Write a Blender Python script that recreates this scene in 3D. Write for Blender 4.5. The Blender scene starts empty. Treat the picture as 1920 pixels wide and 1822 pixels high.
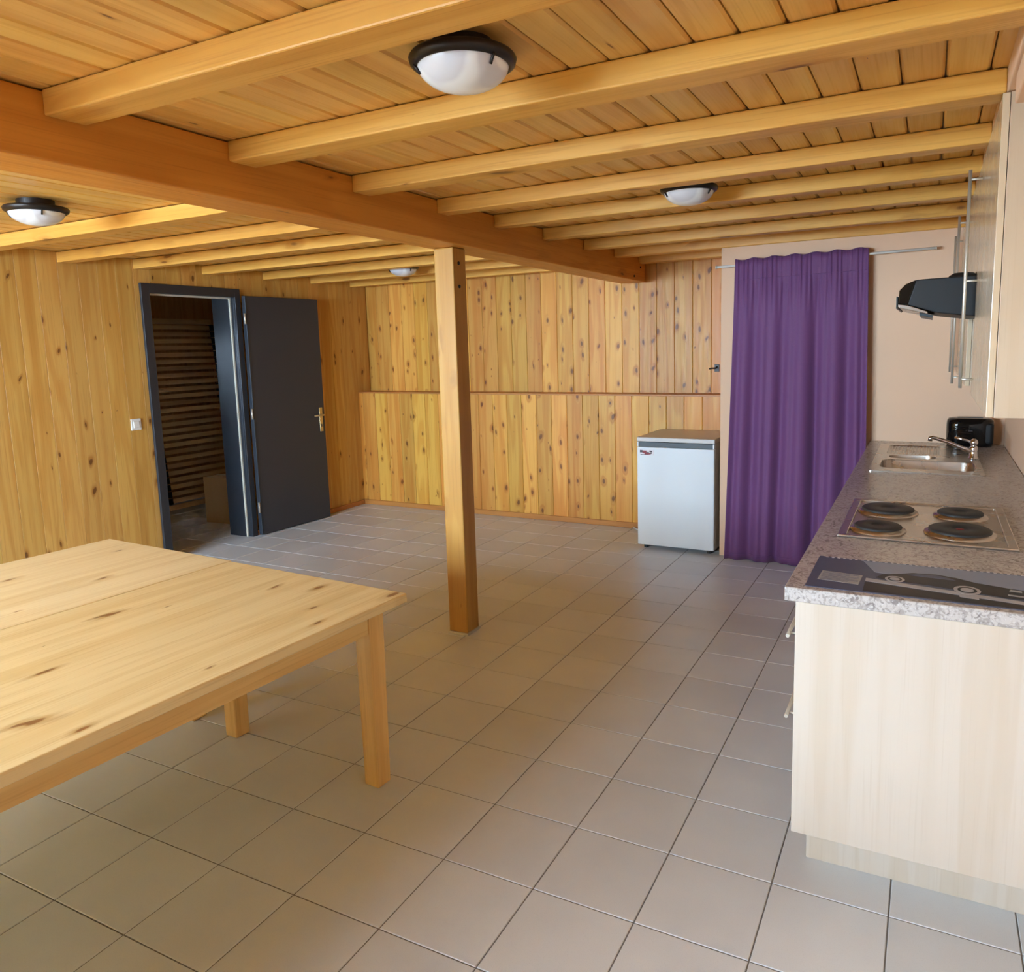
import bpy, bmesh, math, random
from mathutils import Vector, Matrix, Euler
random.seed(7)
SC = bpy.context.scene
COL = SC.collection

# ------------------------------------------------------------------ camera
F_PX, YAW, PITCH, ROLL, CAM_Z, PX, PY = 1423.05, -0.46280, -0.13574, -0.02292, 1.5851, 1035.30, 840.86
IW, IH = 1920, 1822
_f = Vector((math.sin(YAW)*math.cos(PITCH), math.cos(YAW)*math.cos(PITCH), math.sin(PITCH)))
_r = Vector((math.cos(YAW), -math.sin(YAW), 0)); _u = _r.cross(_f)
_r2 = math.cos(ROLL)*_r + math.sin(ROLL)*_u; _u2 = -math.sin(ROLL)*_r + math.cos(ROLL)*_u
cam_d = bpy.data.cameras.new('camera'); cam = bpy.data.objects.new('camera', cam_d); COL.objects.link(cam)
cam_d.sensor_fit = 'HORIZONTAL'; cam_d.sensor_width = 36.0; cam_d.lens = F_PX/IW*36.0
cam_d.shift_x = (IW/2-PX)/IW; cam_d.shift_y = (PY-IH/2)/IW
cam_d.clip_start = 0.02
M = Matrix(((_r2.x, _u2.x, -_f.x, 0), (_r2.y, _u2.y, -_f.y, 0), (_r2.z, _u2.z, -_f.z, CAM_Z), (0, 0, 0, 1)))
cam.matrix_world = M
SC.camera = cam
def project(x, y, z):
    d = Vector((x, y, z-CAM_Z)); w = d.dot(_f)
    if w < 0.05: return None
    return PX+F_PX*d.dot(_r2)/w, PY-F_PX*d.dot(_u2)/w

# ------------------------------------------------------------------ light and exposure
world = bpy.data.worlds.new('overcast_sky'); SC.world = world; world.use_nodes = True
bg = world.node_tree.nodes['Background']
bg.inputs[0].default_value = (0.62, 0.82, 1.05, 1); bg.inputs[1].default_value = 16.0
SC.view_settings.view_transform = 'Standard'; SC.view_settings.look = 'None'
SC.view_settings.gamma = 1.0; SC.view_settings.use_curve_mapping = False
SC.view_settings.exposure = 2.45
SC.cycles.use_denoising = True
SC.cycles.use_adaptive_sampling = True; SC.cycles.adaptive_threshold = 0.1; SC.cycles.adaptive_min_samples = 8
SC.cycles.max_bounces = 6; SC.cycles.diffuse_bounces = 4; SC.cycles.glossy_bounces = 3
SC.cycles.transmission_bounces = 6; SC.cycles.sample_clamp_indirect = 8.0
SC.cycles.caustics_reflective = False; SC.cycles.caustics_refractive = False
def portal(name, loc, rot, sx, sy):
    l = bpy.data.lights.new(name, 'AREA'); l.shape = 'RECTANGLE'; l.size = sx; l.size_y = sy
    l.cycles.is_portal = True
    o = bpy.data.objects.new(name, l); o.location = loc; o.rotation_euler = rot; COL.objects.link(o)
# the glazed front behind the camera, outside the picture
REAR_Y = -2.0
WIN1 = (-5.1, -2.1, 1.0, 2.2)          # x0, x1, z0, z1 in the rear wall
portal('rear_window_portal', ((WIN1[0]+WIN1[1])/2, REAR_Y-0.02, (WIN1[2]+WIN1[3])/2), (math.radians(90), 0, 0), WIN1[1]-WIN1[0], WIN1[3]-WIN1[2])

# ------------------------------------------------------------------ mesh helpers
class MB:
    def __init__(s): s.v = []; s.f = []; s.sm = []
    def add(s, v, f, smooth=False):
        n = len(s.v); s.v += [tuple(p) for p in v]
        for q in f: s.f.append(tuple(i+n for i in q)); s.sm.append(smooth)
        return s
    def box(s, x0, x1, y0, y1, z0, z1):
        return s.add([(x0,y0,z0),(x1,y0,z0),(x1,y1,z0),(x0,y1,z0),(x0,y0,z1),(x1,y0,z1),(x1,y1,z1),(x0,y1,z1)],
              [(0,3,2,1),(4,5,6,7),(0,1,5,4),(1,2,6,5),(2,3,7,6),(3,0,4,7)])
    def prism(s, poly, axis, a, b, smooth=False):
        """poly: 2-D outline, extruded along axis from a to b (x: (y,z), y: (x,z), z: (x,y))"""
        def P(p, t): return {'x': (t,p[0],p[1]), 'y': (p[0],t,p[1]), 'z': (p[0],p[1],t)}[axis]
        n = len(poly); v = [P(p,a) for p in poly]+[P(p,b) for p in poly]
        s.add(v, [tuple(range(n))[::-1], tuple(range(n,2*n))])
        return s.add(v, [(i,(i+1)%n,(i+1)%n+n,i+n) for i in range(n)], smooth)
    def tube(s, pts, r, n=12, cap=True):
        pts = [Vector(p) for p in pts]; rs = r if isinstance(r,(list,tuple)) else [r]*len(pts)
        v = []; up = None
        for i,p in enumerate(pts):
            d = (pts[min(i+1,len(pts)-1)]-pts[max(i-1,0)]).normalized()
            if up is None: up = Vector((0,0,1)) if abs(d.z) < .9 else Vector((1,0,0))
            a = d.cross(up).normalized(); b = a.cross(d).normalized(); up = b
            for k in range(n):
                t = 2*math.pi*k/n; v.append(p+a*math.cos(t)*rs[i]+b*math.sin(t)*rs[i])
        f = [(i*n+k, i*n+(k+1)%n, (i+1)*n+(k+1)%n, (i+1)*n+k) for i in range(len(pts)-1) for k in range(n)]
        s.add(v, f, True)
        if cap: s.add(v, [tuple(range(n))[::-1], tuple(range((len(pts)-1)*n, len(pts)*n))])
        return s
    def lathe(s, prof, c=(0,0,0), n=32, closed=False):
        m = len(prof); v = [(c[0]+r*math.cos(2*math.pi*k/n), c[1]+r*math.sin(2*math.pi*k/n), c[2]+z) for r,z in prof for k in range(n)]
        f = [(i*n+k, i*n+(k+1)%n, (i+1)*n+(k+1)%n, (i+1)*n+k) for i in range(m-1) for k in range(n)]
        return s.add(v, f, True)
    def ball(s, c, r, n=12):
        return s.lathe([(max(r*math.sin(math.pi*i/n),1e-5), -r*math.cos(math.pi*i/n)) for i in range(n+1)], c, 16)
    def mesh(s, name):
        me = bpy.data.meshes.new(name); me.from_pydata(s.v, [], s.f)
        for p,q in zip(me.polygons, s.sm): p.use_smooth = q
        bm = bmesh.new(); bm.from_mesh(me); bmesh.ops.remove_doubles(bm, verts=bm.verts, dist=1e-6)
        bmesh.ops.recalc_face_normals(bm, faces=bm.faces); bm.to_mesh(me); bm.free()
        return me
    def build(s, name, m, parent=None, bevel=0.0, seg=2):
        o = bpy.data.objects.new(name, s.mesh(name)); COL.objects.link(o)
        o.data.materials.append(m)
        if parent is not None: o.parent = parent
        if bevel:
            b = o.modifiers.new('bevel', 'BEVEL'); b.width = bevel; b.segments = seg; b.limit_method = 'ANGLE'; b.angle_limit = math.radians(40)
            b.harden_normals = False
        return o
def empty(name, loc=(0,0,0), rz=0):
    o = bpy.data.objects.new(name, None); COL.objects.link(o); o.location = loc; o.rotation_euler = (0,0,rz); o.empty_display_size = .1
    return o
def tag(o, label, cat, group=None):
    o['label'] = label; o['category'] = cat
    if group: o['group'] = group
    return o
def structure(o, label=None):
    o['kind'] = 'structure'
    if label: o['label'] = label
    return o
def inst(name, me, parent, loc, rot=(0,0,0), scale=None):
    o = bpy.data.objects.new(name, me); COL.objects.link(o); o.location = loc; o.rotation_euler = rot
    if scale: o.scale = scale
    if parent is not None: o.parent = parent
    return o
def copy_tree(o, parent=None):
    c = o.copy(); COL.objects.link(c)
    if parent is not None: c.parent = parent
    for ch in list(o.children): copy_tree(ch, c)
    return c
BOX = lambda *a: MB().box(*a)

# ------------------------------------------------------------------ materials
def lin(r, g, b):
    return tuple(((c/255)/12.92 if c <= 10 else (((c/255)+.055)/1.055)**2.4) for c in (r,g,b)) + (1,)
def newmat(name):
    m = bpy.data.materials.new(name); m.use_nodes = True; nt = m.node_tree
    return m, nt, nt.nodes['Principled BSDF']
def plain(name, col, rough=.5, metal=0.0, **kw):
    m, nt, b = newmat(name)
    b.inputs['Base Color'].default_value = lin(*col); b.inputs['Roughness'].default_value = rough; b.inputs['Metallic'].default_value = metal
    for k,v in kw.items(): b.inputs[k.replace('_',' ')].default_value = v
    # faint procedural unevenness so that no surface is perfectly flat in tone
    n = nt.nodes.new('ShaderNodeTexNoise'); n.inputs['Scale'].default_value = 9; n.inputs['Detail'].default_value = 4
    t = nt.nodes.new('ShaderNodeTexCoord'); nt.links.new(t.outputs['Object'], n.inputs['Vector'])
    mr = nt.nodes.new('ShaderNodeMapRange'); mr.inputs['To Min'].default_value = max(rough-.04,0.02); mr.inputs['To Max'].default_value = rough+.04
    nt.links.new(n.outputs['Fac'], mr.inputs['Value']); nt.links.new(mr.outputs['Result'], b.inputs['Roughness'])
    return m
class N:
    """tiny node-writing helper"""
    def __init__(s, nt): s.nt = nt
    def n(s, t, **kw):
        q = s.nt.nodes.new(t)
        for k,v in kw.items(): setattr(q,k,v)
        return q
    def l(s, a, b): s.nt.links.new(a, b)
    def math(s, op, a, b=None, clamp=False):
        q = s.n('ShaderNodeMath', operation=op, use_clamp=clamp)
        for i,x in enumerate((a,b)):
            if x is None: continue
            if isinstance(x,(int,float)): q.inputs[i].default_value = x
            else: s.l(x, q.inputs[i])
        return q.outputs[0]
    def mix(s, fac, a, b, blend='MIX'):
        q = s.n('ShaderNodeMix', data_type='RGBA', blend_type=blend)
        for sock,x in ((q.inputs[0],fac),(q.inputs[6],a),(q.inputs[7],b)):
            if isinstance(x,(int,float)): sock.default_value = x
            elif isinstance(x,tuple): sock.default_value = x
            else: s.l(x, sock)
        return q.outputs[2]
    def ramp(s, fac, lo, hi, a=0.0, b=1.0):
        q = s.n('ShaderNodeMapRange'); q.interpolation_type = 'SMOOTHSTEP'
        for k,x in ((1,lo),(2,hi)):
            if isinstance(x,(int,float)): q.inputs[k].default_value = x
            else: s.l(x, q.inputs[k])
        q.inputs[3].default_value = a; q.inputs[4].default_value = b
        s.l(fac, q.inputs[0]); return q.outputs[0]
def wood(name, light, mid, dark, knot=(96,52,20), axis='Z', rough=.42, knots=1.0, cell=(.12,.30), krad=.13, tone=.16, ring=1.0, streak=1.0, spec=.4, flat=None):
    m, nt, b = newmat(name); h = N(nt)
    tc = h.n('ShaderNodeTexCoord'); oi = h.n('ShaderNodeObjectInfo')
    off = h.n('ShaderNodeCombineXYZ')
    for i,k in enumerate((37.0,53.0,91.0)): h.l(h.math('MULTIPLY', oi.outputs['Random'], k), off.inputs[i])
    add = h.n('ShaderNodeVectorMath', operation='ADD'); h.l(tc.outputs['Object'], add.inputs[0]); h.l(off.outputs[0], add.inputs[1])
    def scaled(across, along):
        mp = h.n('ShaderNodeMapping'); sc = [across]*3; sc['XYZ'.index(axis)] = along
        mp.inputs['Scale'].default_value = sc; h.l(add.outputs[0], mp.inputs['Vector']); return mp.outputs[0]
    def noise(vec, scale, detail=4, dist=0.0):
        q = h.n('ShaderNodeTexNoise'); q.inputs['Scale'].default_value = scale; q.inputs['Detail'].default_value = detail; q.inputs['Distortion'].default_value = dist
        h.l(vec, q.inputs['Vector']); return q.outputs['Fac']
    # knots (cells squeezed along the grain)
    low = noise(scaled(7, .55), 1.0, 2, .5)
    vor = h.n('ShaderNodeTexVoronoi'); vor.inputs['Scale'].default_value = 1.0
    vv = scaled(1/cell[0], 1/cell[1])
    wob = h.n('ShaderNodeVectorMath', operation='ADD'); h.l(vv, wob.inputs[0]); lw = h.math('MULTIPLY', low, 1.1)
    wc = h.n('ShaderNodeCombineXYZ')
    for k in range(3): h.l(lw, wc.inputs[k])
    h.l(wc.outputs[0], wob.inputs[1]); vv = wob.outputs[0]
    if flat:      # knots run straight through the thickness of the board
        sx = h.n('ShaderNodeSeparateXYZ'); cx = h.n('ShaderNodeCombineXYZ'); h.l(vv, sx.inputs[0])
        for k,a in enumerate([a for a in 'XYZ' if a != flat]): h.l(sx.outputs['XYZ'.index(a)], cx.inputs[k])
        vor.voronoi_dimensions = '2D'; vv = cx.outputs[0]
    h.l(vv, vor.inputs['Vector'])
    sep = h.n('ShaderNodeSeparateColor'); h.l(vor.outputs['Color'], sep.inputs[0])
    rad = h.math('MULTIPLY', h.ramp(sep.outputs[0], 1-knots*.8, 1.0), krad)
    rad_in = h.math('MULTIPLY', rad, .55)
    rad_out = h.math('ADD', h.math('MULTIPLY', rad, 2.6), .001)
    km = h.ramp(vor.outputs['Distance'], rad_in, rad, 1.0, 0.0)
    halo = h.ramp(vor.outputs['Distance'], rad_in, rad_out, 1.0, 0.0)
    # growth rings bent round the knots
    warp = h.math('MULTIPLY', halo, .55)
    phase = h.math('ADD', h.math('MULTIPLY', low, 26.0*ring), h.math('MULTIPLY', warp, 9.0))
    rings = h.ramp(h.math('SINE', phase), -.2, 1.0)
    fine = noise(scaled(160, 3.0), 1.0, 2)
    broad = noise(scaled(16, .35), 1.0, 2)
    c = h.mix(h.math('MULTIPLY', rings, .55*min(ring,1)), lin(*light), lin(*mid))
    c = h.mix(h.math('MULTIPLY', h.ramp(broad, .45, .75), .75*streak), c, lin(*mid))
    c = h.mix(h.math('MULTIPLY', h.ramp(fine, .5, .8), .35*streak), c, lin(*dark))
    c = h.mix(h.math('MULTIPLY', halo, .55), c, lin(*dark))
    c = h.mix(h.math('MULTIPLY', km, .8), c, lin(*knot))
    hs = h.n('ShaderNodeHueSaturation'); h.l(c, hs.inputs['Color'])
    h.l(h.ramp(oi.outputs['Random'], 0, 1, 1-tone, 1+tone*.7), hs.inputs['Value'])
    h.l(h.ramp(h.math('FRACT', h.math('MULTIPLY', oi.outputs['Random'], 7.31)), 0, 1, .5-.045*tone, .5+.045*tone), hs.inputs['Hue'])
    h.l(hs.outputs[0], b.inputs['Base Color'])
    h.l(h.ramp(fine, .2, .8, rough-.06, rough+.08), b.inputs['Roughness'])
    b.inputs['Specular IOR Level'].default_value = spec
    return m
PINE = dict(light=(222,164,74), mid=(204,130,46), dark=(170,98,34), knot=(104,58,18))
HONEY = dict(light=(230,174,86), mid=(214,152,62), dark=(174,108,36), knot=(108,60,20))
M_wall = wood('pine_wall_boards', axis='Z', flat='Y', knots=.75, cell=(.09,.17), krad=.17, tone=.16, **PINE)
M_lwall = wood('pine_left_wall_boards', axis='Z', flat='Y', knots=.6, cell=(.12,.26), krad=.11, tone=.07, light=(214,166,86), mid=(196,138,60), dark=(158,96,34), knot=(94,52,16))
M_ceil = wood('varnished_ceiling_planks', axis='Z', flat='Y', knots=.3, cell=(.14,.5), krad=.06, tone=.10, rough=.36, light=(230,180,100), mid=(212,154,74), dark=(178,114,46), knot=(110,64,26), streak=.6)
M_joist = wood('varnished_joist_wood', axis='X', knots=1.0, cell=(.10,.28), krad=.22, tone=.04, rough=.4, **HONEY)
M_beam = wood('varnished_beam_wood', axis='Y', knots=.8, cell=(.16,.4), krad=.14, tone=.04, rough=.4, light=(214,142,56), mid=(196,122,40), dark=(164,94,28), knot=(92,52,22))
M_post = wood('varnished_post_wood', axis='Z', knots=.9, cell=(.1,.22), krad=.19, tone=.0, light=(188,138,62), mid=(174,120,46), dark=(142,86,28), knot=(86,48,16))
M_trim = wood('stained_skirting_wood', axis='X', knots=.2, tone=.05, light=(196,130,66), mid=(180,112,52), dark=(146,84,36))
M_table = wood('pale_pine_table', axis='Y', flat='Z', knots=.8, cell=(.15,.36), krad=.10, tone=.05, rough=.38, light=(232,206,150), mid=(214,180,116), dark=(178,134,74), knot=(128,78,36), ring=.8)
M_table2 = wood('paler_pine_table', axis='Y', flat='Z', knots=.7, cell=(.15,.36), krad=.085, tone=.05, rough=.38, light=(236,214,166), mid=(222,194,138), dark=(192,154,98), knot=(132,86,46), ring=.8)
M_leg = wood('pine_table_leg', axis='Z', knots=.6, cell=(.1,.22), krad=.13, tone=.05, light=(232,186,112), mid=(216,164,88), dark=(184,126,62), knot=(120,70,30))
M_apron = wood('pine_table_apron', axis='Y', knots=.4, cell=(.1,.5), krad=.13, tone=.05, light=(232,190,120), mid=(216,168,96), dark=(186,134,70), knot=(112,62,30))
M_maple = wood('maple_laminate', axis='Z', knots=.0, tone=.02, rough=.4, light=(210,196,180), mid=(202,184,162), dark=(186,164,138), ring=.9, streak=.6)
M_mapleh = wood('maple_laminate_gloss', axis='Z', knots=.0, tone=.02, rough=.16, light=(216,192,160), mid=(206,178,144), dark=(190,160,124), ring=.9, streak=.6, spec=.6)
M_mapleu = wood('maple_wall_unit_warm_light', axis='Z', knots=.0, tone=.02, rough=.35, light=(206,182,154), mid=(198,170,138), dark=(182,150,116), ring=.9, streak=.6)  # same maple; warmer, dimmer light on the wall units put into the colour
M_slat = wood('birch_slats', axis='Y', knots=.1, tone=.15, light=(230,196,150), mid=(216,176,126), dark=(180,136,92))
M_hall = wood('dark_storage_boards', axis='Z', knots=.4, tone=.12, light=(212,164,108), mid=(196,144,88), dark=(156,108,62))

def tile_mat():
    m, nt, b = newmat('beige_stoneware_tile'); h = N(nt)
    tc = h.n('ShaderNodeTexCoord'); oi = h.n('ShaderNodeObjectInfo'); geo = h.n('ShaderNodeNewGeometry')
    n1 = h.n('ShaderNodeTexNoise'); n1.inputs['Scale'].default_value = 2.2; n1.inputs['Detail'].default_value = 5; h.l(geo.outputs['Position'], n1.inputs['Vector'])
    n2 = h.n('ShaderNodeTexNoise'); n2.inputs['Scale'].default_value = 420; n2.inputs['Detail'].default_value = 2; h.l(geo.outputs['Position'], n2.inputs['Vector'])
    c = h.mix(h.ramp(n1.outputs['Fac'], .3, .7), lin(210,212,215), lin(219,221,224))
    c = h.mix(h.math('MULTIPLY', h.ramp(n2.outputs['Fac'], .5, .75), .28), c, lin(184,184,184))
    hs = h.n('ShaderNodeHueSaturation'); h.l(c, hs.inputs['Color']); h.l(h.ramp(oi.outputs['Random'], 0, 1, .96, 1.04), hs.inputs['Value'])
    h.l(hs.outputs[0], b.inputs['Base Color'])
    h.l(h.ramp(n1.outputs['Fac'], .3, .7, .33, .43), b.inputs['Roughness'])
    bump = h.n('ShaderNodeBump'); bump.inputs['Strength'].default_value = .08; bump.inputs['Distance'].default_value = .001
    h.l(n2.outputs['Fac'], bump.inputs['Height']); h.l(bump.outputs[0], b.inputs['Normal'])
    return m
M_tile = tile_mat()
M_grout = plain('cement_grout', (128,124,122), .9)
def paint(name, col):
    m, nt, b = newmat(name); h = N(nt)
    tc = h.n('ShaderNodeTexCoord'); n = h.n('ShaderNodeTexNoise'); n.inputs['Scale'].default_value = 60; n.inputs['Detail'].default_value = 4; h.l(tc.outputs['Object'], n.inputs['Vector'])
    b.inputs['Base Color'].default_value = lin(*col); b.inputs['Roughness'].default_value = .75
    bump = h.n('ShaderNodeBump'); bump.inputs['Strength'].default_value = .15; bump.inputs['Distance'].default_value = .002; h.l(n.outputs['Fac'], bump.inputs['Height']); h.l(bump.outputs[0], b.inputs['Normal'])
    return m
M_pink = paint('peach_wall_paint', (232,192,158))
M_white = paint('white_wall_paint', (226,220,210))
def speckle(name, base, d1, d2, rough):
    m, nt, b = newmat(name); h = N(nt); tc = h.n('ShaderNodeTexCoord')
    def noise(sc, det, st=(1,1,1), dist=0):
        mp = h.n('ShaderNodeMapping'); mp.inputs['Scale'].default_value = st; h.l(tc.outputs['Object'], mp.inputs['Vector'])
        q = h.n('ShaderNodeTexNoise'); q.inputs['Scale'].default_value = sc; q.inputs['Detail'].default_value = det; q.inputs['Distortion'].default_value = dist; h.l(mp.outputs[0], q.inputs['Vector']); return q.outputs['Fac']
    c = h.mix(h.ramp(noise(55,4,(1,1,1),1.5), .46, .62), lin(*base), lin(*d1))
    c = h.mix(h.math('MULTIPLY', h.ramp(noise(30,5,(1,.6,1),2.2), .56, .66), .8), c, lin(*d2))
    c = h.mix(h.math('MULTIPLY', h.ramp(noise(130,2), .6, .7), .6), c, lin(214,210,208))
    h.l(c, b.inputs['Base Color']); b.inputs['Roughness'].default_value = rough
    return m
M_top = speckle('grey_granite_laminate', (196,188,182), (164,154,148), (128,118,114), .24)
M_steel = plain('brushed_steel', (196,188,178), .28, 1.0)
M_chrome = plain('chrome', (226,226,228), .08, 1.0)
M_satin = plain('satin_steel_bar', (222,212,196), .42, .7)
M_iron = plain('cast_iron_plate', (52,50,48), .5, .2)
M_black = plain('black_enamel', (16,16,17), .5)
M_gloss = plain('gloss_black_plastic', (10,9,9), .06)
M_bronze = plain('dark_bronze_metal', (46,40,38), .38, .6)
M_anth = plain('anthracite_door_paint', (50,53,60), .45)
M_anthf = plain('anthracite_frame_paint', (42,45,51), .4)
M_seal = plain('cream_rubber_seal', (206,198,180), .6)
M_brass = plain('pale_brass_plate', (206,184,136), .3, .8)
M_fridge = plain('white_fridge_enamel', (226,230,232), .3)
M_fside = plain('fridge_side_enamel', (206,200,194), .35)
M_dark = plain('dark_grey_plastic', (58,62,64), .4)
M_plastic = plain('white_switch_plastic', (232,228,220), .4)
M_card = plain('brown_cardboard', (186,148,102), .85)
M_hardb = plain('tan_hardboard', (168,120,84), .7)
M_red = plain('sticker_red', (140,40,48), .5)
M_stk = plain('sticker_white', (226,220,222), .5)
M_stk2 = plain('sticker_dark', (70,52,56), .5)
M_paper = plain('label_paper', (170,168,166), .5)
M_matblue = plain('placemat_blue_grey', (80,88,112), .36)
M_matlite = plain('placemat_light_print', (140,150,172), .36)
M_matdark = plain('placemat_dark_print', (18,18,22), .36)
M_matstripe = plain('placemat_stripe_print', (176,174,178), .36)
M_terr = plain('terrace_concrete', (112,110,104), .9)
def cloth(name, col):
    m, nt, b = newmat(name); h = N(nt); tc = h.n('ShaderNodeTexCoord')
    n = h.n('ShaderNodeTexNoise'); n.inputs['Scale'].default_value = 500; n.inputs['Detail'].default_value = 2; h.l(tc.outputs['Object'], n.inputs['Vector'])
    c = h.mix(h.ramp(n.outputs['Fac'], .35, .65), lin(*col), lin(*[int(x*.86) for x in col]))
    h.l(c, b.inputs['Base Color']); b.inputs['Roughness'].default_value = .7; b.inputs['Sheen Weight'].default_value = .15
    bump = h.n('ShaderNodeBump'); bump.inputs['Strength'].default_value = .1; bump.inputs['Distance'].default_value = .001; h.l(n.outputs['Fac'], bump.inputs['Height']); h.l(bump.outputs[0], b.inputs['Normal'])
    return m
M_curtain = cloth('purple_curtain_cloth', (112,62,112))
def lampglass():
    m, nt, b = newmat('alabaster_lamp_glass'); h = N(nt); tc = h.n('ShaderNodeTexCoord')
    w = h.n('ShaderNodeTexWave', wave_type='RINGS'); w.inputs['Scale'].default_value = 5; w.inputs['Distortion'].default_value = 7; w.inputs['Detail'].default_value = 2; w.inputs['Detail Scale'].default_value = .8
    h.l(tc.outputs['Object'], w.inputs['Vector'])
    h.l(h.mix(h.ramp(w.outputs['Fac'], .55, 1.0), lin(216,214,220), lin(240,240,242)), b.inputs['Base Color'])
    b.inputs['Roughness'].default_value = .25
    return m
M_lamp = lampglass()
def glassmat():
    m, nt, b = newmat('clear_window_glass')
    nt.nodes.remove(b); out = nt.nodes['Material Output']
    t = nt.nodes.new('ShaderNodeBsdfTransparent'); t.inputs[0].default_value = (.95,.97,.97,1)
    g = nt.nodes.new('ShaderNodeBsdfGlossy'); g.inputs['Roughness'].default_value = .02
    mx = nt.nodes.new('ShaderNodeMixShader'); mx.inputs[0].default_value = .06
    nt.links.new(t.outputs[0], mx.inputs[1]); nt.links.new(g.outputs[0], mx.inputs[2]); nt.links.new(mx.outputs[0], out.inputs[0])
    return m
M_glass = glassmat()

# ------------------------------------------------------------------ room dimensions
XL, XR = -5.207, 0.431           # left and right wall faces
YB, YB2 = 6.053, 6.25            # back wall: lower panelling, upper recessed panelling
YP = 5.487; XP = -1.36           # peach wall face and its left edge
SLOPE = 0.009                    # the ceiling rises slightly to the right
ZJ = 2.248; ZC = 2.318           # joist underside and plank underside at x = 0
T = 0.315; OX, OY = -0.98868, 2.10185

def board_mesh(name, w, l, th=.02, ch=.005, gap=.0015, mat=None):
    """tongue-and-groove board: width along x, front towards -y, length along z (0..l)"""
    a = w/2-gap/2
    poly = [(-a,ch),(-a+ch,0),(a-ch,0),(a,ch),(a,th),(-a,th)]
    me = MB().prism(poly, 'z', 0, l).mesh(name); me.materials.append(mat); return me

# ------------------------------------------------------------------ floor
fl = structure(BOX(-7.9, 0.6, REAR_Y-.1, 6.7, -.08, -.0025).build('floor', M_grout), 'beige square tiled floor')
g = .004; c = .0016; a = T/2-g/2
tile_me = MB().add([(-a,-a,-.012),(a,-a,-.012),(a,a,-.012),(-a,a,-.012),(-a,-a,-c),(a,-a,-c),(a,a,-c),(-a,a,-c),(-a+c,-a+c,0),(a-c,-a+c,0),(a-c,a-c,0),(-a+c,a-c,0)],
    [(0,1,5,4),(1,2,6,5),(2,3,7,6),(3,0,4,7),(4,5,9,8),(5,6,10,9),(6,7,11,10),(7,4,8,11),(8,9,10,11)]).mesh('tile'); tile_me.materials.append(M_tile)
TABLE_PX = [(0,1045),(200,1010),(765,1108),(757,1140),(0,1548)]
KITCH_PX = [(1478,1100),(1472,1560),(1510,1610),(1925,1715),(1925,700),(1640,820)]
def inpoly(p, poly):
    r = False; j = len(poly)-1
    for i in range(len(poly)):
        (x1,y1),(x2,y2) = poly[i],poly[j]
        if (y1 > p[1]) != (y2 > p[1]) and p[0] < (x2-x1)*(p[1]-y1)/(y2-y1)+x1: r = not r
        j = i
    return r
cand = []
for i in range(-24, 6):
    for j in range(-17, 15):
        x, y = OX+(i+.5)*T, OY+(j+.5)*T
        if not (-7.8 < x < XR+.2 and REAR_Y-.1 < y < 6.6): continue
        if x > XP-.1 and y > YP+.2: continue
        score = 0
        for u in (-.4,-.2,0,.2,.4):
            for v in (-.4,-.2,0,.2,.4):
                p = project(x+u*T, y+v*T, 0)
                if p and 0 <= p[0] <= IW and 0 <= p[1] <= IH and not inpoly(p,TABLE_PX) and not inpoly(p,KITCH_PX): score += 1
        if x < XL-.1 and not (3.6 < y < 6.3): score = 0
        if y > YB: score = 0
        d = math.hypot(x, y)
        cand.append((score/(d*d*d), x, y))
cand.sort(reverse=True)
rest = MB()
for k,(s,x,y) in enumerate(cand):
    if k < 298 and s > 0: inst('tile', tile_me, fl, (x,y,0))
    else:
        rest.add([(x-a,y-a,-.012),(x+a,y-a,-.012),(x+a,y+a,-.012),(x-a,y+a,-.012),(x-a,y-a,-c),(x+a,y-a,-c),(x+a,y+a,-c),(x-a,y+a,-c),(x-a+c,y-a+c,0),(x+a-c,y-a+c,0),(x+a-c,y+a-c,0),(x-a+c,y+a-c,0)],
            [(0,1,5,4),(1,2,6,5),(2,3,7,6),(3,0,4,7),(4,5,9,8),(5,6,10,9),(6,7,11,10),(7,4,8,11),(8,9,10,11)])
ro = rest.build('tile_field', M_tile, fl); ro['kind'] = 'stuff'

# ------------------------------------------------------------------ ceiling (sloping very slightly)
ce = structure(BOX(-5.4, .6, REAR_Y-.1, 6.5, .021, .10).build('ceiling', M_hall), 'varnished tongue-and-groove plank ceiling')
ce.location = (0,0,ZC); ce.rotation_euler = (0,-SLOPE,0)
PP = .1125
pl_me = board_mesh('plank', PP, 6.4-REAR_Y, .02, .007, .004, M_ceil)
k = 0
x = .118-PP/2+3*PP
while x > -5.33:
    inst('plank', pl_me, ce, (x, 6.4, 0), (math.radians(90),0,0)); x -= PP
zc_at = lambda x: ZC+SLOPE*x
zj_at = lambda x: ZJ+SLOPE*x

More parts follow.
